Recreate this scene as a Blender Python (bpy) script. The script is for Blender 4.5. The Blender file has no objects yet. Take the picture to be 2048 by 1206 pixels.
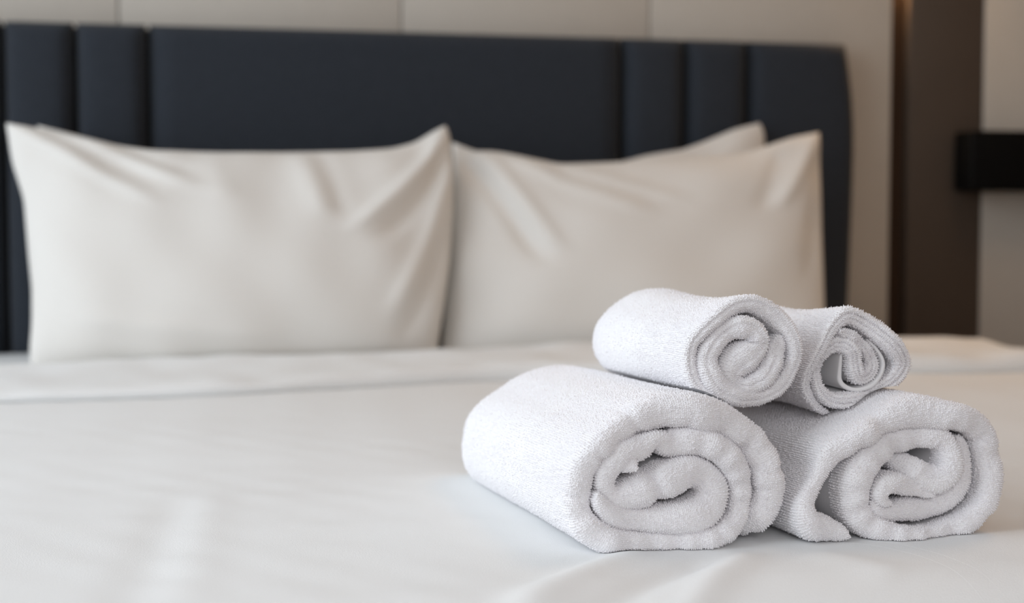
import bpy, math
import numpy as np

scene = bpy.context.scene
COL = scene.collection
rng = np.random.default_rng(7)

# ------------------------------------------------------------------ camera, light, exposure
BED = 0.55                                   # height of the duvet's top
cam = bpy.data.objects.new('camera', bpy.data.cameras.new('camera'))
COL.objects.link(cam)
cam.location = (-0.343, -2.834, BED + 0.25)
cam.rotation_euler = (math.radians(90 - 3.18), 0, math.radians(-12.0))
cam.data.sensor_width = 36.0
cam.data.lens = 50.0
cam.data.clip_start = 0.02
cam.data.dof.use_dof = True
cam.data.dof.focus_distance = 1.105
cam.data.dof.aperture_fstop = 4.0
scene.camera = cam

world = bpy.data.worlds.new('world')
scene.world = world
world.use_nodes = True
world.node_tree.nodes['Background'].inputs[0].default_value = (0.75, 0.85, 1.0, 1)
world.node_tree.nodes['Background'].inputs[1].default_value = 1.0

def area(name, loc, target, size, size_y, power, color):
    d = bpy.data.lights.new(name, 'AREA')
    d.shape = 'RECTANGLE'; d.size = size; d.size_y = size_y
    d.energy = power; d.color = color
    o = bpy.data.objects.new(name, d); COL.objects.link(o)
    o.location = loc
    v = np.array(target, float) - np.array(loc, float)
    from mathutils import Vector
    o.rotation_euler = Vector(v).to_track_quat('-Z', 'Y').to_euler()
    return o

# daylight entering through the big window in the left wall
area('window_daylight', (-1.91, -1.60, 1.47), (0, -1.60, 1.1), 2.55, 2.0, 46, (0.91, 0.965, 1.0))
# added fill light behind the camera, brightens the towels' front faces
area('added_front_fill', (-0.15, -3.20, 1.15), (0.1, -1.8, .62), 0.6, 0.45, 6.0, (0.985, 0.97, 1.0))
# the room's warm ceiling panel, turned low
area('ceiling_panel_light', (1.15, -1.1, 2.57), (1.15, -1.1, 0), 0.7, 0.7, 8.0, (1.0, 0.60, 0.30))

scene.view_settings.view_transform = 'Standard'
scene.view_settings.look = 'None'
scene.view_settings.gamma = 1.0
scene.view_settings.use_curve_mapping = False
scene.view_settings.exposure = -0.30
scene.cycles.max_bounces = 10
scene.cycles.diffuse_bounces = 8

# ------------------------------------------------------------------ materials
def material(name, color, rough=0.8, spec=0.2, noise=None, bump=None, sheen=0.0, metallic=0.0, weave=None):
    m = bpy.data.materials.new(name); m.use_nodes = True
    nt = m.node_tree; b = nt.nodes['Principled BSDF']
    b.inputs['Base Color'].default_value = (*color, 1)
    b.inputs['Roughness'].default_value = rough
    b.inputs['Specular IOR Level'].default_value = spec
    b.inputs['Metallic'].default_value = metallic
    if sheen:
        b.inputs['Sheen Weight'].default_value = sheen
        b.inputs['Sheen Roughness'].default_value = 0.5
    tc = nt.nodes.new('ShaderNodeTexCoord')
    if noise:
        sc, amt = noise
        n = nt.nodes.new('ShaderNodeTexNoise'); n.inputs['Scale'].default_value = sc
        n.inputs['Detail'].default_value = 4
        nt.links.new(tc.outputs['Object'], n.inputs['Vector'])
        mx = nt.nodes.new('ShaderNodeMix'); mx.data_type = 'RGBA'
        mx.inputs[6].default_value = (*[c * (1 - amt) for c in color], 1)
        mx.inputs[7].default_value = (*[min(1, c * (1 + amt)) for c in color], 1)
        nt.links.new(n.outputs['Fac'], mx.inputs[0])
        nt.links.new(mx.outputs[2], b.inputs['Base Color'])
    if bump:
        sc, st, dist = bump
        n2 = nt.nodes.new('ShaderNodeTexNoise'); n2.inputs['Scale'].default_value = sc
        n2.inputs['Detail'].default_value = 3
        nt.links.new(tc.outputs['Object'], n2.inputs['Vector'])
        bp = nt.nodes.new('ShaderNodeBump'); bp.inputs['Strength'].default_value = st
        bp.inputs['Distance'].default_value = dist
        nt.links.new(n2.outputs['Fac'], bp.inputs['Height'])
        nt.links.new(bp.outputs['Normal'], b.inputs['Normal'])
    if weave:
        sc, st, dist = weave
        ws = []
        for ax in ('X', 'Z'):
            w = nt.nodes.new('ShaderNodeTexWave'); w.bands_direction = ax
            w.inputs['Scale'].default_value = sc; w.inputs['Distortion'].default_value = 1.5
            nt.links.new(tc.outputs['Object'], w.inputs['Vector']); ws.append(w)
        mm = nt.nodes.new('ShaderNodeMath'); mm.operation = 'MULTIPLY'
        nt.links.new(ws[0].outputs['Fac'], mm.inputs[0]); nt.links.new(ws[1].outputs['Fac'], mm.inputs[1])
        bp = nt.nodes.new('ShaderNodeBump'); bp.inputs['Strength'].default_value = st
        bp.inputs['Distance'].default_value = dist
        nt.links.new(mm.outputs[0], bp.inputs['Height'])
        nt.links.new(bp.outputs['Normal'], b.inputs['Normal'])
    return m

M_TOWEL = material('white_terry_cotton', (0.87, 0.865, 0.875), 0.95, 0.1, bump=(900, 0.35, 0.001))
M_PILE = material('white_terry_loops', (0.905, 0.89, 0.91), 0.9, 0.15)
M_HEM = material('flat_woven_hem', (0.80, 0.795, 0.80), 0.85, 0.15, bump=(1500, 0.2, 0.0005))
M_LINEN = material('white_bed_linen', (0.825, 0.835, 0.835), 0.85, 0.15, bump=(900, 0.3, 0.0006))
M_PILLOW = material('white_pillow_cotton', (0.735, 0.715, 0.68), 0.85, 0.15, bump=(1200, 0.1, 0.0004))
M_WOOD = material('brown_wood_panelling', (0.28, 0.18, 0.11), 0.6, 0.3, noise=(9, 0.15))
M_MATTRESS = material('mattress_ticking', (0.78, 0.77, 0.75), 0.9, 0.1)
M_NAVY = material('slate_blue_upholstery', (0.026, 0.031, 0.040), 0.85, 0.15, noise=(60, 0.12), weave=(170, 0.25, 0.001), sheen=0.10)
M_BASE = material('dark_bed_base_fabric', (0.012, 0.012, 0.014), 0.85, 0.2, noise=(80, 0.1))
M_WALLP = material('beige_wall_covering', (0.50, 0.465, 0.415), 0.85, 0.2, noise=(25, 0.03), bump=(500, 0.08, 0.0005))
M_WALL = material('warm_white_plaster', (0.55, 0.52, 0.49), 0.9, 0.15, noise=(8, 0.02))
M_CEIL = material('ceiling_paint', (0.80, 0.79, 0.78), 0.9, 0.1, noise=(6, 0.01))
M_FLOOR = material('brown_carpet', (0.16, 0.12, 0.09), 0.95, 0.1, noise=(40, 0.15), bump=(400, 0.4, 0.003))
M_GAP = material('dark_joint', (0.10, 0.085, 0.07), 0.9, 0.1)
M_BROWN = material('dark_bronze_panel', (0.075, 0.056, 0.043), 0.55, 0.35, noise=(12, 0.06))
M_JAMB = material('walnut_jamb_shaded', (0.030, 0.014, 0.006), 0.6, 0.3, noise=(30, 0.2))  # wood colour darkened to stand in for shade in the recess
M_BLACK = material('satin_black', (0.003, 0.003, 0.003), 0.6, 0.1)
M_FRAME = material('window_frame_paint', (0.30, 0.28, 0.26), 0.5, 0.4)

# ------------------------------------------------------------------ mesh helpers
def mesh_obj(name, verts, faces, mat, parent=None, smooth=True):
    me = bpy.data.meshes.new(name)
    me.from_pydata([tuple(map(float, v)) for v in verts], [], [tuple(map(int, f)) for f in faces])
    me.materials.append(mat)
    if smooth:
        me.polygons.foreach_set('use_smooth', np.ones(len(me.polygons), bool))
    me.update()
    o = bpy.data.objects.new(name, me); COL.objects.link(o)
    if parent is not None: o.parent = parent
    return o

def big_mesh(name, verts, tris, mat, parent=None, smooth=True):
    """Numpy fast path: verts (n,3), tris (m,3)."""
    me = bpy.data.meshes.new(name)
    n, m = len(verts), len(tris)
    me.vertices.add(n); me.vertices.foreach_set('co', np.ascontiguousarray(verts, np.float32).ravel())
    me.loops.add(m * 3); me.loops.foreach_set('vertex_index', np.ascontiguousarray(tris, np.int32).ravel())
    me.polygons.add(m)
    me.polygons.foreach_set('loop_start', np.arange(0, m * 3, 3, dtype=np.int32))
    me.polygons.foreach_set('use_smooth', np.full(m, smooth))
    me.materials.append(mat)
    me.update(calc_edges=True); me.validate()
    o = bpy.data.objects.new(name, me); COL.objects.link(o)
    if parent is not None: o.parent = parent
    return o

def box(name, lo, hi, mat, parent=None, bevel=0.0):
    (x0, y0, z0), (x1, y1, z1) = lo, hi
    v = [(x0, y0, z0), (x1, y0, z0), (x1, y1, z0), (x0, y1, z0), (x0, y0, z1), (x1, y0, z1), (x1, y1, z1), (x0, y1, z1)]
    f = [(0, 3, 2, 1), (4, 5, 6, 7), (0, 1, 5, 4), (1, 2, 6, 5), (2, 3, 7, 6), (3, 0, 4, 7)]
    o = mesh_obj(name, v, f, mat, parent, smooth=False)
    if bevel:
        b = o.modifiers.new('bevel', 'BEVEL'); b.width = bevel; b.segments = 3
        o.data.polygons.foreach_set('use_smooth', np.ones(6, bool))
    return o

def empty(name, loc):
    o = bpy.data.objects.new(name, None); COL.objects.link(o); o.location = loc
    o.empty_display_size = 0.05
    return o

def keep(o, parent):
    """Parent a world-space mesh to an empty that only has a location."""
    o.parent = parent
    o.matrix_parent_inverse.identity()
    o.location = -parent.location

def tag(o, label, cat, group=None):
    o['label'] = label; o['category'] = cat
    if group: o['group'] = group

def structure(o):
    o['kind'] = 'structure'; return o

def wob(P, k, seed, n=7):
    """Smooth pseudo noise in [-1,1]-ish at points P (...,3), wavenumber k (1/m)."""
    r = np.random.default_rng(seed); out = np.zeros(P.shape[:-1])
    for i in range(n):
        d = r.normal(size=3); d /= np.linalg.norm(d)
        out += np.sin((P @ d) * k * r.uniform(0.6, 1.6) * 2 * math.pi + r.uniform(0, 6.28))
    return out / math.sqrt(n)

def grid_faces(nu, nv, closed_v=False, flip=False):
    i, j = np.meshgrid(np.arange(nu - 1), np.arange(nv if closed_v else nv - 1), indexing='ij')
    j2 = (j + 1) % nv
    a = i * nv + j; b = (i + 1) * nv + j; c = (i + 1) * nv + j2; d = i * nv + j2
    q = np.stack([a, b, c, d], -1).reshape(-1, 4)
    if flip: q = q[:, ::-1]
    return q

# ------------------------------------------------------------------ the room
X0, X1, Y0, Y1, ZC = -1.80, 2.4, -3.35, 0.115, 2.6
structure(box('floor', (X0 - .1, Y0 - .1, -0.05), (X1 + .1, Y1 + .1, 0), M_FLOOR))
structure(box('ceiling', (X0 - .1, Y0 - .1, ZC), (X1 + .1, Y1 + .1, ZC + .05), M_CEIL))
structure(box('wall_right', (X1, Y0, 0), (X1 + .1, Y1, ZC), M_WOOD))
structure(box('wall_front', (X0, Y0 - .1, 0), (X1, Y0, ZC), M_CEIL))
# left wall with its window opening
WY0, WY1, WZ0, WZ1 = -2.9, -0.3, 0.45, 2.50
wv, wf = [], []
for lo, hi in (((X0 - .1, Y0, 0), (X0, Y1, WZ0)), ((X0 - .1, Y0, WZ1), (X0, Y1, ZC)),
               ((X0 - .1, Y0, WZ0), (X0, WY0, WZ1)), ((X0 - .1, WY1, WZ0), (X0, Y1, WZ1))):
    n = len(wv)
    (a0, b0, c0), (a1, b1, c1) = lo, hi
    wv += [(a0, b0, c0), (a1, b0, c0), (a1, b1, c0), (a0, b1, c0), (a0, b0, c1), (a1, b0, c1), (a1, b1, c1), (a0, b1, c1)]
    wf += [tuple(n + q for q in f) for f in ((0, 3, 2, 1), (4, 5, 6, 7), (0, 1, 5, 4), (1, 2, 6, 5), (2, 3, 7, 6), (3, 0, 4, 7))]
structure(mesh_obj('wall_left', wv, wf, M_WALL, smooth=False))
win = structure(empty('window_1', (X0 - .05, (WY0 + WY1) / 2, WZ0)))
for lo, hi in (((X0 - .08, WY0, WZ0), (X0 - .02, WY0 + .05, WZ1)), ((X0 - .08, WY1 - .05, WZ0), (X0 - .02, WY1, WZ1)),
               ((X0 - .08, WY0, WZ0), (X0 - .02, WY1, WZ0 + .05)), ((X0 - .08, WY0, WZ1 - .05), (X0 - .02, WY1, WZ1))):
    keep(box('window_frame', lo, hi, M_FRAME), win)
# back wall: flat covering laid in upright panels with open joints
wb = structure(box('wall_back', (X0 - .1, Y1, 0), (X1 + .1, Y1 + .1, ZC), M_GAP))
seams = [-1.80, -1.63, -1.073, -0.513, 0.047, 0.578, 1.137]
for a, b in zip(seams[:-1], seams[1:]):
    keep(box('wall_panel', (a + .0012, .090, 0), (b - .0012, .1145, ZC), M_WALLP, bevel=.002), wb)
keep(box('wall_panel', (1.362, .090, 0), (X1, .1145, ZC), M_WALLP, bevel=.002), wb)
structure(box('trim_1', (1.180, .092, 0), (1.3615, .1145, ZC), M_BROWN, bevel=.002))
structure(box('trim_2', (1.139, .1125, 0), (1.178, .1145, ZC), M_JAMB))

area('recess_strip_light', (1.1585, .1035, 1.42), (1.1585, .1035, 0), .034, .014, 3.0, (1.0, .62, .30))

# black box on the wall at the right
fx = empty('wall_fixture', (1.43, .09, .87))
keep(box('housing', (1.283, .000, .869), (1.60, .078, 1.001), M_BLACK, bevel=.006), fx)
keep(box('mounting_plate', (1.300, .078, .885), (1.58, .0895, .985), M_BLACK, bevel=.002), fx)
tag(fx, 'black box-shaped fixture on the wall right of the headboard, over the brown strip', 'wall fixture')

# ------------------------------------------------------------------ headboard
hb = empty('headboard', (0.02, 0.04, 0.12))
HX = [-0.982, -0.722, -0.591, -0.456, 0.497, 0.632, 0.770, 1.022]
HTOP, HBOT = 1.182, 0.12
def side_curve(z):                      # the outer edge bows outwards a little
    t = np.clip((z - 0.55) / (HTOP - 0.55), 0, 1)
    return -0.012 + 0.012 * np.sin(np.clip(t * 1.9, 0, 1.57)) * 1.0 - 0.024 * np.clip((t - 0.62) / 0.38, 0, 1) ** 2.2
def head_panel(x0, x1, left_edge, right_edge):
    w = x1 - x0
    us = np.concatenate([np.linspace(0, 1, 9) ** 1.6 * 0.5, 1 - (np.linspace(1, 0, 9) ** 1.6 * 0.5)[1:]])
    zs = np.concatenate([np.linspace(HBOT, HTOP - .06, 30), HTOP - .06 + .06 * np.sin(np.linspace(0, 1, 9)[1:] * 1.5708)])
    U, Zz = np.meshgrid(us, zs, indexing='ij')
    xa = x0 + .0038 - (side_curve(Zz) if left_edge else 0)
    xb = x1 - .0038 + (side_curve(Zz) if right_edge else 0)
    X = xa + (xb - xa) * U
    e = np.minimum(X - xa, xb - X)                       # distance to the upright edges
    r = .026
    edge = np.sqrt(np.clip(1 - np.clip(1 - e / r, 0, 1) ** 2, 0, 1))
    rt = .028
    top = np.sqrt(np.clip(1 - np.clip(1 - (HTOP - Zz) / rt, 0, 1) ** 2, 0, 1))
    puff = .010 * (1 - np.abs(2 * U - 1) ** 2.5)
    Yy = .034 - (.030 * np.minimum(edge, top) + puff * top)
    V = np.stack([X, Yy, Zz], -1)
    nu, nv = V.shape[:2]
    front = V.reshape(-1, 3)
    back = front.copy(); back[:, 1] = .056
    F = [tuple(q) for q in grid_faces(nu, nv)]
    n = nu * nv
    F += [tuple(n + k for k in q[::-1]) for q in grid_faces(nu, nv)]
    rim = [i * nv for i in range(nu)] + [(nu - 1) * nv + j for j in range(1, nv)] + [i * nv + nv - 1 for i in range(nu - 2, -1, -1)] + [j for j in range(nv - 2, 0, -1)]
    for a, b in zip(rim, rim[1:] + rim[:1]):
        F.append((b, a, n + a, n + b))
    o = mesh_obj('upholstered_panel', np.vstack([front, back]), F, M_NAVY)
    keep(o, hb)
for k in range(len(HX) - 1):
    head_panel(HX[k], HX[k + 1], k == 0, k == len(HX) - 2)
keep(box('backing', (HX[0] + .03, .057, HBOT), (HX[-1] - .045, .088, HTOP - .004), M_BASE, bevel=.01), hb)  # near-black backing colour stands in for shade in the grooves
tag(hb, 'slate blue upholstered headboard with upright padded channels against the beige wall', 'headboard')

# ------------------------------------------------------------------ bed, duvet
bed = empty('bed', (0.02, -1.0, 0))
keep(box('bed_base', (-1.0, -1.88, .06), (1.04, -.016, .26), M_BASE, bevel=.015), bed)
keep(box('mattress', (-1.02, -1.90, .261), (1.06, -.016, BED - .050), M_MATTRESS, bevel=.04), bed)
for sx in (-.92, .96):
    for sy in (-1.78, -.1):
        keep(box('leg', (sx - .03, sy - .03, 0), (sx + .03, sy + .03, .06), M_BLACK, bevel=.004), bed)
tag(bed, 'wide bed with mattress under the white duvet in front of the headboard', 'bed')

def sst(a, b, x):
    t = np.clip((x - a) / (b - a), 0, 1); return t * t * (3 - 2 * t)
def ridge(x, y, p, q, w, amp, end=0.15):
    """A soft fold along the segment p-q."""
    p = np.array(p); q = np.array(q); d = q - p; L = np.hypot(*d); d /= L
    s = ((x - p[0]) * d[0] + (y - p[1]) * d[1]) / L
    t = (x - p[0]) * -d[1] + (y - p[1]) * d[0]
    return amp * np.exp(-(t / w) ** 2) * sst(-end, end, s) * (1 - sst(1 - end, 1 + end, s))
def duvet_z(x, y):
    P = np.stack([x, y * 1.0, np.zeros_like(x)], -1)
    far = sst(.0, .16, np.hypot(np.clip(np.abs(x - .1) - .16, 0, 9), np.clip(np.abs(y + 1.62) - .19, 0, 9)))
    z = .0025 * wob(P * (1, 1, 1), 1.9, 3) * far
    z += .00045 * wob(P * (.35, 1, 1), 11, 5) * (.25 + .75 * far)
    z += .0003 * wob(P, 17, 8) * (.2 + .8 * far)
    z += ridge(x, y, (-.345, -1.50), (-.36, -1.88), .022, .0017)
    z += ridge(x, y, (-.375, -1.55), (-.40, -1.90), .022, -.0018)
    z += ridge(x, y, (-.25, -1.60), (-.06, -1.50), .03, .0012)
    z += ridge(x, y, (-.28, -1.66), (-.10, -1.68), .02, .0008)
    z += ridge(x, y, (-.15, -1.93), (-.03, -1.82), .016, .0062)
    z += ridge(x, y, (-.11, -1.95), (.02, -1.835), .013, -.0055)
    z += ridge(x, y, (-.05, -1.96), (.05, -1.84), .015, .0055)
    z += ridge(x, y, (.10, -1.84), (.14, -1.90), .020, .0025)
    z += .007 * np.exp(-((y + 1.835) / .045) ** 2) * sst(.20, .34, x)
    z -= .006 * np.exp(-((y + 1.66) / .10) ** 2) * sst(.24, .36, x)
    return z
FOOT, RF, SIDE, RS = -1.885, .10, 1.035, .075
def roll(t, r):
    """t = cloth length past the edge line -> (outward, down)"""
    a = np.clip(t / r, 0, math.pi / 2); rest = np.clip(t - r * math.pi / 2, 0, None)
    out = np.where(t < 0, t, r * np.sin(a)); down = np.where(t < 0, 0, r * (1 - np.cos(a)) + rest)
    return out, down
def duvet_surface(a, b):
    """a = across (metres of cloth), b = towards the foot."""
    s = np.sign(a - .02)
    ox, dx = roll(np.abs(a - .02) - SIDE, RS)
    oy, dy = roll(FOOT - b, RF)
    x = np.where(np.abs(a - .02) > SIDE, .02 + s * (SIDE + ox), a)
    y = np.where(b < FOOT, FOOT - oy, b)
    z = BED + duvet_z(x, y) * np.exp(-(dx + dy) * 6) - np.maximum(dx, dy) 
    P = np.stack([x, y, z], -1)
    P[..., 0] += .006 * np.sin(b * 23) * np.clip(dx * 6, 0, 1)
    P[..., 1] += .006 * np.sin(a * 19) * np.clip(dy * 6, 0, 1)
    return P
va = np.concatenate([np.linspace(-1.38, -.8, 40)[:-1], np.linspace(-.8, -.45, 50)[:-1], np.linspace(-.45, .45, 240)[:-1], np.linspace(.45, 1.42, 80)])
vb = np.concatenate([np.linspace(-2.30, -1.98, 30)[:-1], np.linspace(-1.98, -1.40, 150)[:-1], np.linspace(-1.40, -.022, 110)])
A, Bv = np.meshgrid(va, vb, indexing='ij')
P = duvet_surface(A, Bv)
top = P.reshape(-1, 3)
q = grid_faces(len(va), len(vb))
duvet = big_mesh('duvet', top, np.vstack([q[:, [0, 1, 2]], q[:, [0, 2, 3]]]), M_LINEN)
so = duvet.modifiers.new('thickness', 'SOLIDIFY'); so.thickness = .022; so.offset = -1
tag(duvet, 'smooth white duvet covering the bed under the towels and pillows', 'duvet')

# turned-back band of the duvet below the pillows
fe = np.array([(-1.2, -.81), (-.85, -.785), (-.63, -.765), (-.45, -.75), (-.30, -.735), (-.20, -.70), (0, -.645), (.11, -.615), (.30, -.625), (.5, -.64), (.86, -.67), (1.2, -.65)])
th = np.array([(-1.2, .017), (-.6, .017), (0, .024), (.4, .031), (1.2, .028)])
ca = np.linspace(-1.22, 1.26, 150)
yf = np.interp(ca, fe[:, 0], fe[:, 1]); ker = np.ones(9) / 9
yf = np.convolve(np.pad(yf, 4, 'edge'), ker, 'valid')
tt = np.interp(ca, th[:, 0], th[:, 1])
prof = [(.006, 0.02), (-.003, 0.38), (.006, .8), (.030, 1.0), (.07, 1.05), (.12, 1.0), (.18, .95), (.24, .98), (.30, 1.05), (.34, 1.15), (.37, 1.25), (.40, 1.1), (.415, .6), (.42, .02)]
yb = -.385
cv = []
for i, x in enumerate(ca):
    for w_, h_ in prof:
        y = yf[i] + (yb - yf[i]) * w_ / .42
        pt = duvet_surface(np.array(x), np.array(y))
        px = pt + np.array([0, 0, tt[i] * h_])
        if h_ > .5: px[2] += .0022 * float(wob(np.array([x, y * 1.5, 0]), 5, 12)) + .0012 * float(wob(np.array([x, y, 0]), 12, 13))
        nrm = max(0, abs(x - .02) - SIDE)
        if nrm > 0:
            k = min(1, nrm / (RS * 1.5708))
            px = pt + np.array([math.copysign(1, x) * tt[i] * h_ * math.sin(k * 1.57), 0, tt[i] * h_ * math.cos(k * 1.57)])
        cv.append(px)
cuff = mesh_obj('turned_back_band', cv, grid_faces(len(ca), len(prof)), M_LINEN, duvet)
ss = cuff.modifiers.new('smooth', 'SUBSURF'); ss.levels = 1; ss.render_levels = 1

# stitched seam that runs over the foot edge of the duvet
def tube_on_duvet(name, pts, r, parent):
    pts = np.array(pts); t = np.linspace(0, 1, len(pts)); tq = np.linspace(0, 1, 60)
    xs = np.interp(tq, t, pts[:, 0]); ys = np.interp(tq, t, pts[:, 1])
    k = np.ones(7) / 7
    xs = np.convolve(np.pad(xs, 3, 'edge'), k, 'valid'); ys = np.convolve(np.pad(ys, 3, 'edge'), k, 'valid')
    c = duvet_surface(xs, ys)
    V = []
    for i in range(60):
        d = c[min(i + 1, 59)] - c[max(i - 1, 0)]; d /= np.linalg.norm(d) + 1e-9
        side = np.cross(d, (0, -.3, 1)); side /= np.linalg.norm(side); up = np.cross(side, d)
        for k2 in range(6):
            an = k2 / 6 * 2 * math.pi; 
            V.append(c[i] + side * r * 1.3 * math.cos(an) + up * r * (math.sin(an) - .72))
    return mesh_obj(name, V, grid_faces(60, 6, True), M_LINEN, parent)
tube_on_duvet('seam', [(.125, -1.80), (.160, -1.825), (.178, -1.86), (.186, -1.90), (.188, -1.96), (.188, -2.06)], .0004, duvet)
tube_on_duvet('seam', [(.148, -1.80), (.180, -1.823), (.196, -1.86), (.204, -1.90), (.206, -1.96), (.206, -2.06)], .0003, duvet)

# ------------------------------------------------------------------ pillows
LEAN = math.radians(16)
def arc_interp(pts, n):
    pts = np.array(pts); d = np.r_[0, np.cumsum(np.hypot(*np.diff(pts, axis=0).T))]
    q_ = np.linspace(0, d[-1], n)
    o = np.stack([np.interp(q_, d, pts[:, 0]), np.interp(q_, d, pts[:, 1])], -1)
    k = np.array([1, 2, 1]) / 4
    for _ in range(2):
        o[1:-1] = (o[:-2] * 1 + o[1:-1] * 2 + o[2:]) / 4
    return o
def pillow(data, thick, folds, seed, label, sag=0.25):
    topc, rightc, botc, leftc, y0, z0 = data
    N, Mv = 81, 57
    T, Bc = arc_interp(topc, N), arc_interp(botc, N)           # left -> right
    L, Rr = arc_interp(leftc, Mv), arc_interp(rightc, Mv)      # top -> bottom
    s = np.linspace(0, 1, N)[:, None, None]; t = np.linspace(0, 1, Mv)[None, :, None]
    co = (1 - t) * T[:, None] + t * Bc[:, None] + (1 - s) * L[None] + s * Rr[None] \
        - ((1 - s) * (1 - t) * T[0] + s * (1 - t) * T[-1] + (1 - s) * t * Bc[0] + s * t * Bc[-1])
    S = 2 * s[..., 0] - 1 + 0 * t[..., 0]; Tt = 1 - 2 * t[..., 0] + 0 * s[..., 0]
    e = np.clip((1 - np.abs(S) ** 2.6) * (1 - np.abs(Tt) ** 2.6), 0, 1)
    h = thick * e ** 0.52 * (1 - sag * Tt)
    rim = np.clip(e * 6, 0, 1) ** .5
    P3 = np.stack([co[..., 0], np.zeros_like(S), co[..., 1]], -1)
    w = .0035 * wob(P3, 6, seed) * rim
    for (p, q_, wd, am) in folds:
        w = w + .72 * ridge(S, Tt, p, q_, wd * 1.15, am) * np.clip(rim + .25, 0, 1)
    ly, lz = math.sin(LEAN), math.cos(LEAN)
    def place(off):                                             # off = distance in front of the mid plane
        return np.stack([co[..., 0], y0 + co[..., 1] * ly - off * lz, z0 + co[..., 1] * lz + off * ly], -1)
    fr = place(h + w); bk = place(-h * .55)
    V = np.vstack([fr.reshape(-1, 3), bk.reshape(-1, 3)])
    idx = np.arange(N * Mv).reshape(N, Mv); bidx = idx + N * Mv
    edge = np.zeros((N, Mv), bool); edge[0] = edge[-1] = True; edge[:, 0] = edge[:, -1] = True
    bidx = np.where(edge, idx, bidx)
    def quads(ix, flip):
        q2 = np.stack([ix[:-1, :-1], ix[1:, :-1], ix[1:, 1:], ix[:-1, 1:]], -1).reshape(-1, 4)
        return q2[:, ::-1] if flip else q2
    F = np.vstack([quads(idx, True), quads(bidx, False)])
    used = np.unique(F); remap = -np.ones(len(V), int); remap[used] = np.arange(len(used))
    V = V[used]; F = remap[F]
    V[:, 2] = np.maximum(V[:, 2], BED + duvet_z(V[:, 0], V[:, 1]) + .003)
    c0 = np.array([V[:, 0].mean(), V[:, 1].mean(), V[:, 2].min()])
    o = mesh_obj('pillow', V - c0, F, M_PILLOW); o.location = c0
    sm = o.modifiers.new('smooth', 'SUBSURF'); sm.levels = 1; sm.render_levels = 1
    tag(o, label, 'pillow', 'pillows against the headboard')
    return o
pillow(([(-0.6594,0.4522),(-0.6056,0.4382),(-0.5059,0.4118),(-0.3959,0.3912),(-0.2652,0.3905),(-0.1221,0.3940),(-0.0148,0.4053),(0.0547,0.4185),(0.1059,0.4482)],[(0.1059,0.4482),(0.1126,0.3777),(0.1116,0.2550),(0.0995,0.1050),(0.0843,-0.0123)],[(-0.6485,-0.0110),(-0.4521,-0.0199),(-0.1805,-0.0211),(0.0843,-0.0123)],[(-0.6594,0.4522),(-0.6512,0.3710),(-0.6434,0.2553),(-0.6415,0.1136),(-0.6485,-0.0110)],-0.160,0.550), .055, [], 21, 'white pillow at the left, mostly hidden behind the front left pillow')
pillow(([(0.1251,0.4297),(0.1645,0.4135),(0.2131,0.3974),(0.3255,0.3817),(0.4609,0.3861),(0.5257,0.4038),(0.5775,0.4129),(0.6058,0.4175),(0.6515,0.4342),(0.7217,0.4635),(0.7816,0.4786)],[(0.7816,0.4786),(0.7916,0.4579),(0.7852,0.3837),(0.7753,0.2548),(0.7592,0.0973),(0.7429,-0.0104)],[(0.1080,-0.0224),(0.2992,-0.0245),(0.5532,-0.0198),(0.7429,-0.0104)],[(0.1251,0.4297),(0.1255,0.3779),(0.1215,0.2550),(0.1142,0.1048),(0.1080,-0.0224)],-0.160,0.550), .055, [((.98, .98), (.4, .6), .10, .006)], 22, 'white pillow behind the front right pillow, only its upper corner showing')
pillow(([(-0.6902,0.4425),(-0.6469,0.4349),(-0.5883,0.4238),(-0.5292,0.4079),(-0.4440,0.3932),(-0.3141,0.3899),(-0.1813,0.3923),(-0.0911,0.3952),(-0.0178,0.4008),(0.0290,0.4149),(0.0596,0.4357),(0.0894,0.4507)],[(0.0894,0.4507),(0.0976,0.4264),(0.0998,0.3769),(0.0959,0.2781),(0.0847,0.1819),(0.0674,0.0866),(0.0558,0.0328),(0.0485,-0.0078)],[(-0.6427,-0.0015),(-0.5271,-0.0101),(-0.3616,-0.0121),(-0.1480,-0.0098),(0.0485,-0.0078)],[(-0.6902,0.4425),(-0.6789,0.3688),(-0.6581,0.3012),(-0.6541,0.2565),(-0.6492,0.2042),(-0.6425,0.1426),(-0.6416,0.0817),(-0.6442,0.0387),(-0.6427,-0.0015)],-0.340,0.550), .105,
       [((1.0, 1.0), (.50, .20), .045, .020), ((1.02, .80), (.62, .10), .05, -.016), ((1.0, .75), (.72, -.55), .05, .014),
        ((1.02, .35), (.80, -.75), .05, -.012), ((-1.0, 1.0), (-.42, .42), .05, .012), ((-.86, 1.0), (-.36, .60), .05, -.010),
        ((-.66, .98), (-.20, .55), .05, .009), ((-.52, .95), (-.22, .72), .04, -.007), ((-.12, .95), (-.10, .45), .06, .006),
        ((.26, .92), (.34, .30), .05, .008), ((.36, .92), (.42, .3), .04, -.007), ((-.75, -.62), (.1, -.78), .06, .006)],
       23, 'white pillow standing front left on the bed, corners peaked up')
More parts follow.
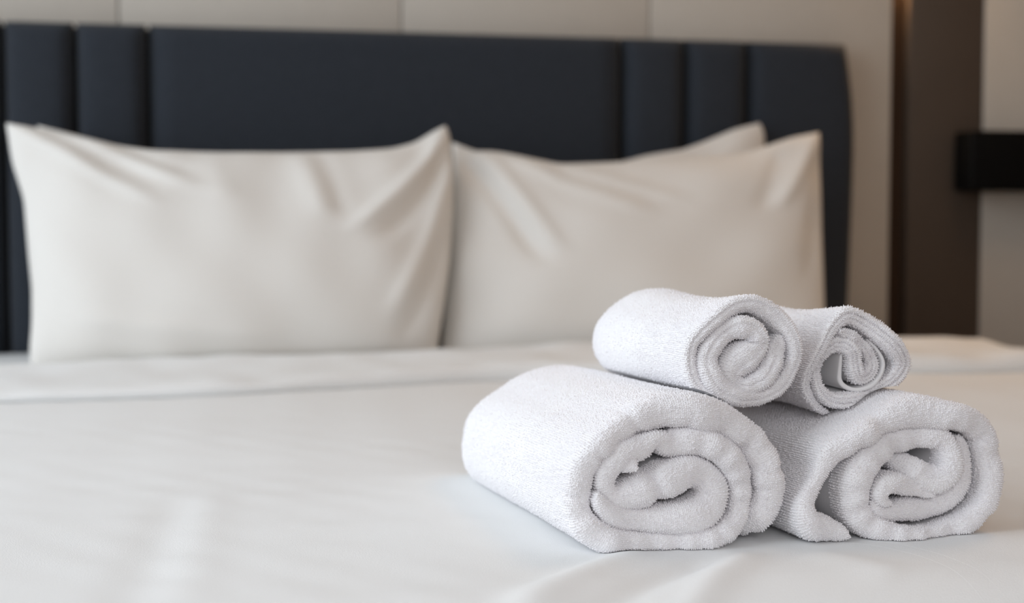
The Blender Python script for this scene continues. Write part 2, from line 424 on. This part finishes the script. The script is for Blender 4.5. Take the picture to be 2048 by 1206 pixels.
pillow(([(0.1059,0.4081),(0.1315,0.4025),(0.1884,0.4021),(0.2528,0.3888),(0.3118,0.3763),(0.3634,0.3788),(0.4244,0.3814),(0.4955,0.3881),(0.5775,0.3930),(0.6408,0.3968),(0.6957,0.4056),(0.7403,0.4207),(0.7962,0.4392),(0.8573,0.4505)],[(0.8573,0.4505),(0.8542,0.4136),(0.8403,0.2796),(0.8308,0.1757),(0.8251,0.0974),(0.8212,0.0438),(0.8131,-0.0102)],[(0.0605,-0.0136),(0.2695,-0.0181),(0.5116,-0.0166),(0.8131,-0.0102)],[(0.1059,0.4081),(0.1028,0.3626),(0.0938,0.2552),(0.0757,0.1121),(0.0605,-0.0136)],-0.285,0.550), .100,
       [((-.97, .97), (-.58, -.05), .045, -.016), ((-.86, .95), (-.50, .05), .05, .012), ((-.70, .92), (-.05, .38), .06, .010),
        ((-.45, .92), (.12, .48), .05, .008), ((1.0, 1.0), (.70, .35), .05, .014), ((.98, .85), (.86, -.3), .05, -.010), ((.72, .85), (.58, .35), .05, -.007)],
       24, 'white pillow standing front right on the bed, behind the towel stack')

# ------------------------------------------------------------------ rolled towels
def spline(ctrl, step):
    """Catmull-Rom through control points (x, z, half thickness), resampled evenly."""
    c = np.array(ctrl); c = np.vstack([2 * c[0] - c[1], c, 2 * c[-1] - c[-2]])
    out, key = [], []
    for i in range(1, len(c) - 2):
        u = np.linspace(0, 1, 24, endpoint=False)[:, None]
        p0, p1, p2, p3 = c[i - 1], c[i], c[i + 1], c[i + 2]
        out.append(.5 * (2 * p1 + (p2 - p0) * u + (2 * p0 - 5 * p1 + 4 * p2 - p3) * u ** 2 + (3 * p1 - p0 - 3 * p2 + p3) * u ** 3))
        key.append(i - 1 + u[:, 0])
    o = np.vstack(out + [c[-2:-1]]); k = np.r_[np.concatenate(key), len(c) - 3]
    d = np.r_[0, np.cumsum(np.hypot(*np.diff(o[:, :2], axis=0).T))]
    n = int(d[-1] / step) + 1
    q_ = np.linspace(0, d[-1], n)
    r = np.stack([np.interp(q_, d, o[:, a]) for a in range(3)], -1)
    kk = np.interp(q_, d, k)
    for a in range(3):
        r[1:-1, a] = (r[:-2, a] + 2 * r[1:-1, a] + r[2:, a]) / 4
    r[:, 2] = np.clip(r[:, 2], .0012, None)
    return r, kk

def rows_of_loops(G, N, ok, kind, prof, du, W, seed):
    """Roots of the terry loops: rows along the band, evenly spaced round its section."""
    r = np.random.default_rng(seed)
    n, m = G.shape[:2]
    roots, nrms = [], []
    def pitch_of(w): return np.where(w < .05, .00155, np.where(w < .11, .0020, .0026))
    pos, row = 0.0, 0
    while pos < (n - 1.001):
        i = int(pos); f = pos - i
        P = G[i] * (1 - f) + G[i + 1] * f; Nn = N[i] * (1 - f) + N[i + 1] * f; Wn = W[i]; o = ok[i]
        d = np.linalg.norm(np.diff(P, axis=0), axis=1)
        dens = d / pitch_of(.5 * (Wn[1:] + Wn[:-1])) * (o[1:] & o[:-1])
        # rows far from the front edge skip some of the columns
        thin = pitch_of(.5 * (Wn[1:] + Wn[:-1])) / .00155
        dens = dens / thin
        cum = np.r_[0, np.cumsum(dens)]
        q_ = np.arange(.25 + .5 * (row % 2), cum[-1], 1.0)
        q_ = q_ + r.uniform(-.22, .22, len(q_))
        q_ = q_[(q_ > 0) & (q_ < cum[-1])]
        if len(q_):
            a = np.interp(q_, cum + np.arange(m) * 1e-9, np.arange(m)); k = np.clip(a.astype(int), 0, m - 2); g = (a - k)[:, None]
            roots.append(P[k] * (1 - g) + P[k + 1] * g); nrms.append(Nn[k] * (1 - g) + Nn[k + 1] * g)
        pos += .00155 / du * (1 + r.uniform(-.06, .06)); row += 1
    return np.vstack(roots), np.vstack(nrms)

def build_strands(name, roots, nrm, length, rad, parent, seed):
    r = np.random.default_rng(seed); n = len(roots)
    nrm = nrm / (np.linalg.norm(nrm, axis=1, keepdims=True) + 1e-9)
    # neighbouring loops lean together in tufts
    lean = np.stack([wob(roots, 55, seed + 1), wob(roots, 55, seed + 2), wob(roots, 55, seed + 3)], -1) * .12 + r.normal(size=(n, 3)) * .09
    d = nrm + lean; d /= np.linalg.norm(d, axis=1, keepdims=True)
    a = np.cross(d, r.normal(size=(n, 3))); a /= np.linalg.norm(a, axis=1, keepdims=True); b = np.cross(d, a)
    L = (length * r.uniform(.7, 1.25, n))[:, None]; R0 = (rad * r.uniform(.8, 1.2, n))[:, None]
    bend = r.normal(size=(n, 3)) * .16
    base = roots - nrm * .0006
    V = np.zeros((n, 9, 3))
    for q_, (fl_, fr_) in enumerate(((.0, .95), (.66, .92))):
        ctr = base + (d + bend * fl_) * L * fl_
        for k in range(4):
            an = k * math.pi / 2
            V[:, q_ * 4 + k] = ctr + (a * math.cos(an) + b * math.sin(an)) * R0 * fr_
    V[:, 8] = base + (d + bend) * L
    t = []
    for k in range(4):
        k2 = (k + 1) % 4
        t += [(k, k2, 4 + k2), (k, 4 + k2, 4 + k), (4 + k, 4 + k2, 8)]
    T = (np.arange(n) * 9)[:, None, None] + np.array(t)[None]
    off_z = np.array(parent.location)
    fl = BED + duvet_z(V[..., 0] + off_z[0], V[..., 1] + off_z[1]) + .0006 - off_z[2]
    V[..., 2] = np.maximum(V[..., 2], fl)
    o = big_mesh(name, V.reshape(-1, 3), T.reshape(-1, 3), M_PILE, parent)
    o['kind'] = 'stuff'
    return o

def ribbon(ctrl, length, shear, morph, yfront, outer_until, cw, seed, bulge=.9, relief=1.0, wfront=None, step=.0019, pile=True, plump=1.04, creases=(), grooves=()):
    """A rolled band of towelling: its section path lies in the x-z plane, its length runs away along +y."""
    c, key = spline(ctrl, step)
    n = len(c)
    tan = np.gradient(c[:, :2], axis=0); tan /= np.linalg.norm(tan, axis=1, keepdims=True) + 1e-9
    nor = np.stack([-tan[:, 1], tan[:, 0]], -1)                 # left normal
    if cw: out_sign = 1
    else: out_sign = -1
    nor = nor * out_sign                                        # points to the outside of the roll
    h = c[:, 2] * np.where(key <= outer_until, 1.0, plump)
    e = np.minimum(bulge * h, .018)
    ends = np.minimum(np.arange(n), np.arange(n)[::-1]) * step
    h = h * np.clip(ends / .004, 0.15, 1) ** .5
    # section profile: outer side back->front, rounded front edge, inner side front->back, back edge
    wl = np.array([1.0, .86, .70, .55, .42, .32, .24, .18, .135, .10, .075, .055, .04, .028, .018, .010, .004]) 
    ph = np.linspace(math.pi / 2, -math.pi / 2, 17)
    inn = wl[::-1]
    bk = np.linspace(-math.pi / 2, math.pi / 2, 7)[1:-1]
    prof_n, prof_w, kind = [], [], []
    for w_ in wl: prof_n.append(1.0); prof_w.append(('s', w_)); kind.append(0)
    for p_ in ph[1:-1]: prof_n.append(math.copysign(abs(math.sin(p_)) ** .9, p_)); prof_w.append(('f', 1 - math.cos(p_) ** .9)); kind.append(1)
    for w_ in inn: prof_n.append(-1.0); prof_w.append(('s', w_)); kind.append(2)
    for p_ in bk: prof_n.append(math.sin(p_)); prof_w.append(('b', math.cos(p_))); kind.append(3)
    m = len(prof_n); kind = np.array(kind)
    G = np.zeros((n, m, 3)); W = np.zeros((n, m))
    for j in range(m):
        t_, v_ = prof_w[j]
        if t_ == 's': w_ = e + v_ * (length - 2 * e)
        elif t_ == 'f': w_ = e * v_
        else: w_ = length - e + e * v_
        W[:, j] = w_
    s_arc = np.arange(n) * step
    wf = .0035 * np.sin(s_arc * 2 * math.pi / .085 + seed) + .0010 * np.sin(s_arc * 2 * math.pi / (.034 + .008 * np.sin(s_arc * 9)) + 2.3 * seed)
    if wfront is not None: wf = wf + np.interp(key, np.arange(len(ctrl)), np.interp(np.arange(len(ctrl)), *zip(*wfront)))
    pn = np.array(prof_n)
    X = c[:, None, 0] + nor[:, None, 0] * h[:, None] * pn; Zz = c[:, None, 1] + nor[:, None, 1] * h[:, None] * pn
    Wd = W + wf[:, None] * np.exp(-W / .05)
    for g0, gw, gd in grooves:                                  # lines between the cloth layers on the front edge
        Wd = Wd + gd * np.exp(-((pn - g0) / gw) ** 2)[None] * np.exp(-W / .012)
    ox, gx, gz, oz = morph(np.clip(W / length, 0, 1))
    cx = (c[:, 0].min() + c[:, 0].max()) / 2; z0 = (c[:, 1] - h).min()
    zc = (c[:, 1].max() + c[:, 1].min()) / 2
    X = cx + (X - cx) * gx + shear * W + ox
    Zz = np.where(gz > -9, zc + (Zz - zc) * gz, Zz) + oz
    G = np.stack([X, yfront + Wd, Zz], -1)
    # surface relief: soft dents and puckers
    dU = np.gradient(G, axis=0); dV = np.gradient(G, axis=1)
    N = np.cross(dU, dV); N /= np.linalg.norm(N, axis=-1, keepdims=True) + 1e-12
    cen = np.stack([np.broadcast_to(c[:, None, 0], X.shape), G[..., 1], np.broadcast_to(c[:, None, 1], X.shape)], -1)
    ref = np.stack([nor[:, None, 0] * pn, np.where(kind == 1, -1.0, 0.0)[None] + 0 * X, nor[:, None, 1] * pn], -1)
    flip = np.sum(N * ref) < 0
    if flip: N = -N
    near = np.exp(-np.clip(W - .02, 0, 9) / .05)
    rel = relief * ((.0006 * wob(G * (1, .5, 1), 22, seed + 40) + .0002 * wob(G, 60, seed + 41)) * near + .0009 * wob(G * (1, .4, 1), 12, seed + 42))
    rel *= np.clip(h / .006, .3, 1)[:, None]
    for k0, wk, dep, side in creases:                           # short puckers across the front edge
        sd = np.clip(.5 + .8 * side * pn, 0, 1) if side else np.ones_like(pn)
        rel = rel - .58 * dep * np.exp(-((key[:, None] - k0) / wk) ** 2) * sd[None] * np.exp(-np.clip(W - .004, 0, 9) / .018)
    G = G + N * rel[..., None]
    dU = np.gradient(G, axis=0); dV = np.gradient(G, axis=1)
    N = np.cross(dU, dV); N /= np.linalg.norm(N, axis=-1, keepdims=True) + 1e-12
    if flip: N = -N
    F = grid_faces(n, m, True, flip=flip)
    caps = [tuple(range(m)) if not flip else tuple(range(m))[::-1], tuple((n - 1) * m + k for k in (range(m) if flip else range(m - 1, -1, -1)))]
    # loops: everywhere on the front edge and a little way in; all along where the band is the outside
    outer = key <= outer_until
    res = None
    if pile:
        ok = np.zeros((n, m), bool)
        ok[:, kind == 1] = True
        ok[:, (kind == 2) & (np.array([p[1] if p[0] == 's' else 0 for p in prof_w]) < .05)] = True
        ok[:, (kind == 0) & (np.array([p[1] if p[0] == 's' else 0 for p in prof_w]) < .05)] = True
        k0 = kind == 0
        ok[np.ix_(outer, k0)] = True
        ok[:, kind == 3] = False
        res = rows_of_loops(G, N, ok, kind, None, step, W, seed)
    return G.reshape(-1, 3), F, caps, res

from mathutils.bvhtree import BVHTree
LOWER = []                                                      # search trees of the towels already laid down
def lying_on(V):
    """Height of the towels already in place under each point (or far below)."""
    out = np.full(len(V), -9.0)
    for tree, lo, hi in LOWER:
        near = np.nonzero((V[:, 0] > lo[0]) & (V[:, 0] < hi[0]) & (V[:, 1] > lo[1]) & (V[:, 1] < hi[1]))[0]
        for i in near:
            hit = tree.ray_cast((V[i, 0], V[i, 1], 1.2), (0, 0, -1))[0]
            if hit is not None: out[i] = max(out[i], hit.z)
    return out

def towel(name, label, bands, length, loop_len, loop_rad, seed, group, on_top=False):
    V, Fq, Fc, R, Nn, Tn = [], [], [], [], [], []
    off = 0
    for b in bands:
        g, f, caps, res = ribbon(length=length, **b)
        V.append(g); Fq += [tuple(q_) for q_ in (f + off)]; Fc += [tuple(k + off for k in cp) for cp in caps]
        off += len(g)
        if res is not None: R.append(res[0]); Nn.append(res[1])
    V = np.vstack(V); R = np.vstack(R); Nn = np.vstack(Nn)
    floor_ = BED + duvet_z(V[:, 0], V[:, 1]) + .0012
    V[:, 2] = np.maximum(V[:, 2], floor_)
    if on_top:                                                  # pressed flat where it rests on the lower towels
        V[:, 2] = np.maximum(V[:, 2], lying_on(V) + .0044)
        free = R[:, 2] > lying_on(R) + .0050
        R, Nn = R[free], Nn[free]
    else:
        LOWER.append((BVHTree.FromPolygons([tuple(v) for v in V], [tuple(map(int, q_)) for q_ in Fq]), V.min(0), V.max(0)))
    o0 = np.array([V[:, 0].mean(), V[:, 1].min(), V[:, 2].min()])
    o = mesh_obj(name, V - o0, Fq + Fc, M_TOWEL); o.location = o0
    p = build_strands('terry_pile', R - o0, Nn, loop_len, loop_rad, o, seed)
    tag(o, label, 'towel', group)
    return o, o0, len(R)

def flat(t):
    k = 1 - .15 * sst(.84, 1, t) ** 1.8
    return 0 * t, k, k, -.008 * t - .006 * sst(.84, 1, t)
def waist(t):
    k = 1 - .26 * sst(.72, 1, t) ** 1.5
    return 0 * t, k * (1 - .04 * np.sin(math.pi * t)), k * (1 - .15 * np.sin(math.pi * np.clip(t * 1.35, 0, 1)) + .07 * t), -.006 * t
def up(ctrl, dz): return [(a, BED + b + dz, h_) for a, b, h_ in ctrl]

Gt = 'stack of rolled towels on the foot of the bed'
LLc = up([(0.0665,0.0044,0.0023),(0.0672,0.0115,0.0078),(0.0737,0.0203,0.0113),(0.0802,0.0338,0.0125),(0.0805,0.0495,0.0129),(0.0762,0.0654,0.0132),(0.0669,0.0798,0.0128),(0.0471,0.0944,0.0128),(0.0267,0.1040,0.0131),(0.0045,0.1069,0.0130),(-0.0214,0.1018,0.0107),(-0.0420,0.0910,0.0087),(-0.0589,0.0796,0.0091),(-0.0686,0.0659,0.0098),(-0.0721,0.0496,0.0098),(-0.0728,0.0332,0.0095),(-0.0657,0.0198,0.0099),(-0.0488,0.0090,0.0088),(-0.0249,0.0056,0.0088),(0.0032,0.0051,0.0077),(0.0254,0.0064,0.0081),(0.0425,0.0110,0.0085),(0.0543,0.0211,0.0078),(0.0583,0.0347,0.0085),(0.0574,0.0504,0.0085),(0.0511,0.0643,0.0093),(0.0371,0.0769,0.0093),(0.0188,0.0837,0.0096),(-0.0009,0.0812,0.0107),(-0.0122,0.0866,0.0054),(-0.0241,0.0800,0.0095),(-0.0392,0.0752,0.0095),(-0.0502,0.0637,0.0087),(-0.0525,0.0515,0.0072),(-0.0446,0.0420,0.0076),(-0.0319,0.0438,0.0111),(-0.0176,0.0478,0.0142),(-0.0024,0.0538,0.0138),(0.0149,0.0598,0.0119),(0.0291,0.0554,0.0112),(0.0357,0.0415,0.0120),(0.0261,0.0266,0.0128),(0.0010,0.0238,0.0112),(-0.0230,0.0233,0.0088),(-0.0429,0.0269,0.0084),(-0.0560,0.0374,0.0053),(-0.0603,0.0472,0.0023)], .0)
LLb = up([(-0.0463,0.0773,0.0034),(-0.0399,0.0725,0.0072),(-0.0340,0.0673,0.0080),(-0.0300,0.0637,0.0042)], .0)
LRa = up([(0.1439,0.0039,0.0024),(0.1370,0.0074,0.0059),(0.1243,0.0119,0.0102),(0.1117,0.0157,0.0106),(0.1069,0.0285,0.0074),(0.1114,0.0394,0.0063),(0.1204,0.0533,0.0059),(0.1290,0.0692,0.0078),(0.1437,0.0778,0.0086),(0.1626,0.0875,0.0099),(0.1838,0.0972,0.0111),(0.2031,0.1010,0.0131),(0.2249,0.0972,0.0108),(0.2490,0.0929,0.0104),(0.2611,0.0804,0.0108),(0.2663,0.0653,0.0101),(0.2675,0.0470,0.0097),(0.2631,0.0269,0.0081),(0.2484,0.0104,0.0076),(0.2309,0.0051,0.0072),(0.2092,0.0021,0.0056),(0.1897,0.0030,0.0064),(0.1737,0.0077,0.0079),(0.1581,0.0168,0.0099),(0.1511,0.0323,0.0114),(0.1526,0.0493,0.0114),(0.1634,0.0648,0.0107),(0.1799,0.0742,0.0099),(0.1970,0.0792,0.0099),(0.2121,0.0800,0.0084),(0.2252,0.0775,0.0080),(0.2311,0.0665,0.0080),(0.2292,0.0505,0.0096),(0.2171,0.0457,0.0112),(0.2031,0.0542,0.0095),(0.1917,0.0618,0.0067),(0.1847,0.0689,0.0051)], .0); LRb = up([(0.1811,0.0278,0.0024),(0.1733,0.0313,0.0055),(0.1715,0.0394,0.0067),(0.1795,0.0455,0.0075),(0.1933,0.0418,0.0083),(0.2086,0.0372,0.0060),(0.2182,0.0327,0.0024)], .0); LRc = up([(0.1648,0.0309,0.0020),(0.1692,0.0227,0.0044),(0.1778,0.0200,0.0059),(0.1937,0.0213,0.0080),(0.2132,0.0217,0.0088),(0.2305,0.0270,0.0096),(0.2417,0.0399,0.0088),(0.2462,0.0579,0.0068),(0.2437,0.0729,0.0040),(0.2392,0.0795,0.0020)], .0)
ULc = up([(0.0458,0.1119,0.0016),(0.0358,0.1169,0.0031),(0.0267,0.1269,0.0043),(0.0233,0.1407,0.0047),(0.0252,0.1544,0.0051),(0.0333,0.1668,0.0059),(0.0477,0.1784,0.0063),(0.0601,0.1849,0.0067),(0.0746,0.1867,0.0071),(0.0893,0.1806,0.0079),(0.1004,0.1710,0.0075),(0.1073,0.1589,0.0059),(0.1100,0.1449,0.0052),(0.1067,0.1323,0.0052),(0.0993,0.1205,0.0052),(0.0858,0.1128,0.0051),(0.0691,0.1117,0.0063),(0.0545,0.1152,0.0067),(0.0428,0.1246,0.0075),(0.0373,0.1393,0.0078),(0.0417,0.1533,0.0078),(0.0520,0.1642,0.0078),(0.0644,0.1691,0.0090),(0.0757,0.1654,0.0087),(0.0800,0.1554,0.0087),(0.0725,0.1473,0.0118),(0.0642,0.1403,0.0126),(0.0581,0.1309,0.0091),(0.0657,0.1213,0.0047),(0.0782,0.1230,0.0063),(0.0886,0.1326,0.0071),(0.0947,0.1468,0.0075),(0.0972,0.1571,0.0059),(0.0980,0.1619,0.0024)], .0)
URc = up([(0.1494,0.0937,0.0016),(0.1372,0.1010,0.0028),(0.1284,0.1134,0.0032),(0.1265,0.1255,0.0032),(0.1298,0.1396,0.0036),(0.1373,0.1544,0.0040),(0.1458,0.1676,0.0048),(0.1578,0.1759,0.0061),(0.1731,0.1708,0.0069),(0.1886,0.1596,0.0069),(0.2020,0.1463,0.0065),(0.2080,0.1352,0.0065),(0.2033,0.1250,0.0061),(0.1937,0.1171,0.0057),(0.1806,0.1100,0.0057),(0.1631,0.1064,0.0061),(0.1470,0.1068,0.0057),(0.1370,0.1144,0.0036),(0.1342,0.1266,0.0028),(0.1371,0.1395,0.0032),(0.1439,0.1490,0.0048),(0.1547,0.1525,0.0057),(0.1639,0.1450,0.0053),(0.1658,0.1328,0.0053),(0.1694,0.1250,0.0049),(0.1782,0.1256,0.0049),(0.1833,0.1345,0.0049),(0.1801,0.1435,0.0041),(0.1712,0.1530,0.0036),(0.1602,0.1605,0.0028),(0.1502,0.1627,0.0020)], .0); URh = up([(0.1552,0.1448,0.0012),(0.1550,0.1310,0.0016),(0.1560,0.1204,0.0020),(0.1652,0.1149,0.0016),(0.1783,0.1174,0.0016),(0.1878,0.1254,0.0012),(0.1916,0.1359,0.0012),(0.1871,0.1458,0.0012),(0.1777,0.1557,0.0012)], .0)

nst = 0
o, _, k = towel('rolled_towel', 'large rolled white towel lying lower left of the stack', [
    dict(ctrl=LLc, shear=-.085, morph=flat, yfront=-1.812, outer_until=21, cw=False, seed=1, relief=.75, creases=[(3.6, .25, .003, -1), (4.5, .22, .004, 1), (5.0, .25, .004, -1), (5.6, .2, .003, 1), (6.15, .22, .007, -1), (7.1, .3, .004, -1), (8.6, .25, .003, -1), (10.4, .2, .004, 0), (11.2, .25, .003, -1), (12.2, .2, .004, -1), (14.4, .2, .003, 1), (15.3, .2, .003, 1), (36.3, .35, .010, 0)], wfront=[(0, .02), (2, .004), (5, 0), (40, 0)]),
    dict(ctrl=LLb, shear=-.085, morph=flat, yfront=-1.812, outer_until=-1, cw=False, seed=9, relief=.6)],   .36, .0018, .00076, 31, Gt); nst += k
o, _, k = towel('rolled_towel', 'large rolled white towel lying lower right, with a folded-under flap', [
    dict(ctrl=LRa, shear=-.085, morph=flat, yfront=-1.815, outer_until=21, cw=True, seed=2, relief=.75, creases=[(8.3, .3, .004, -1), (9.4, .3, .005, 0), (12.3, .25, .004, -1), (14.0, .25, .005, -1), (15.0, .25, .003, 1), (17.4, .2, .003, 1), (24.2, .25, .004, 1), (27.3, .3, .004, -1)], wfront=[(0, 0), (24, .0), (27, .006), (32, .0), (34, .0), (36, .03)]),
    dict(ctrl=LRb, shear=-.085, morph=flat, yfront=-1.812, outer_until=-1, cw=True, seed=3, relief=1.0),
    dict(ctrl=LRc, shear=-.085, morph=flat, yfront=-1.806, outer_until=-1, cw=True, seed=4, relief=1.0)],   .36, .0018, .00076, 32, Gt); nst += k
o, _, k = towel('rolled_towel', 'small tightly rolled white towel on top at the left of the stack', [
    dict(ctrl=ULc, shear=-.085, morph=waist, yfront=-1.788, outer_until=16, cw=True, seed=5, relief=.8, grooves=[(.15, .13, .0022)], wfront=[(0, .004), (16, .003), (20, 0), (26, .0), (27, .004), (40, .004)])], .25, .0018, .00068, 33, Gt, True); nst += k
o, o0, k = towel('rolled_towel', 'small loosely rolled white towel on top at the right, hollow centre', [
    dict(ctrl=URc, shear=-.085, morph=waist, yfront=-1.778, outer_until=16, cw=True, seed=6, relief=.5, bulge=.7, grooves=[(.2, .16, .0035), (-.45, .13, .002)], wfront=[(0, .012), (6, 0), (18, .004), (40, .004)])], .26, .0021, .00062, 34, Gt, True); nst += k
g, f, caps, _ = ribbon(ctrl=URh, length=.25, shear=-.085, morph=waist, yfront=-1.772, outer_until=-1, cw=False, seed=7, relief=.3, pile=False)
hem = mesh_obj('hem', g - o0, [tuple(q_) for q_ in f] + caps, M_HEM, o)
hem['label'] = 'smooth flat-woven hem strip'
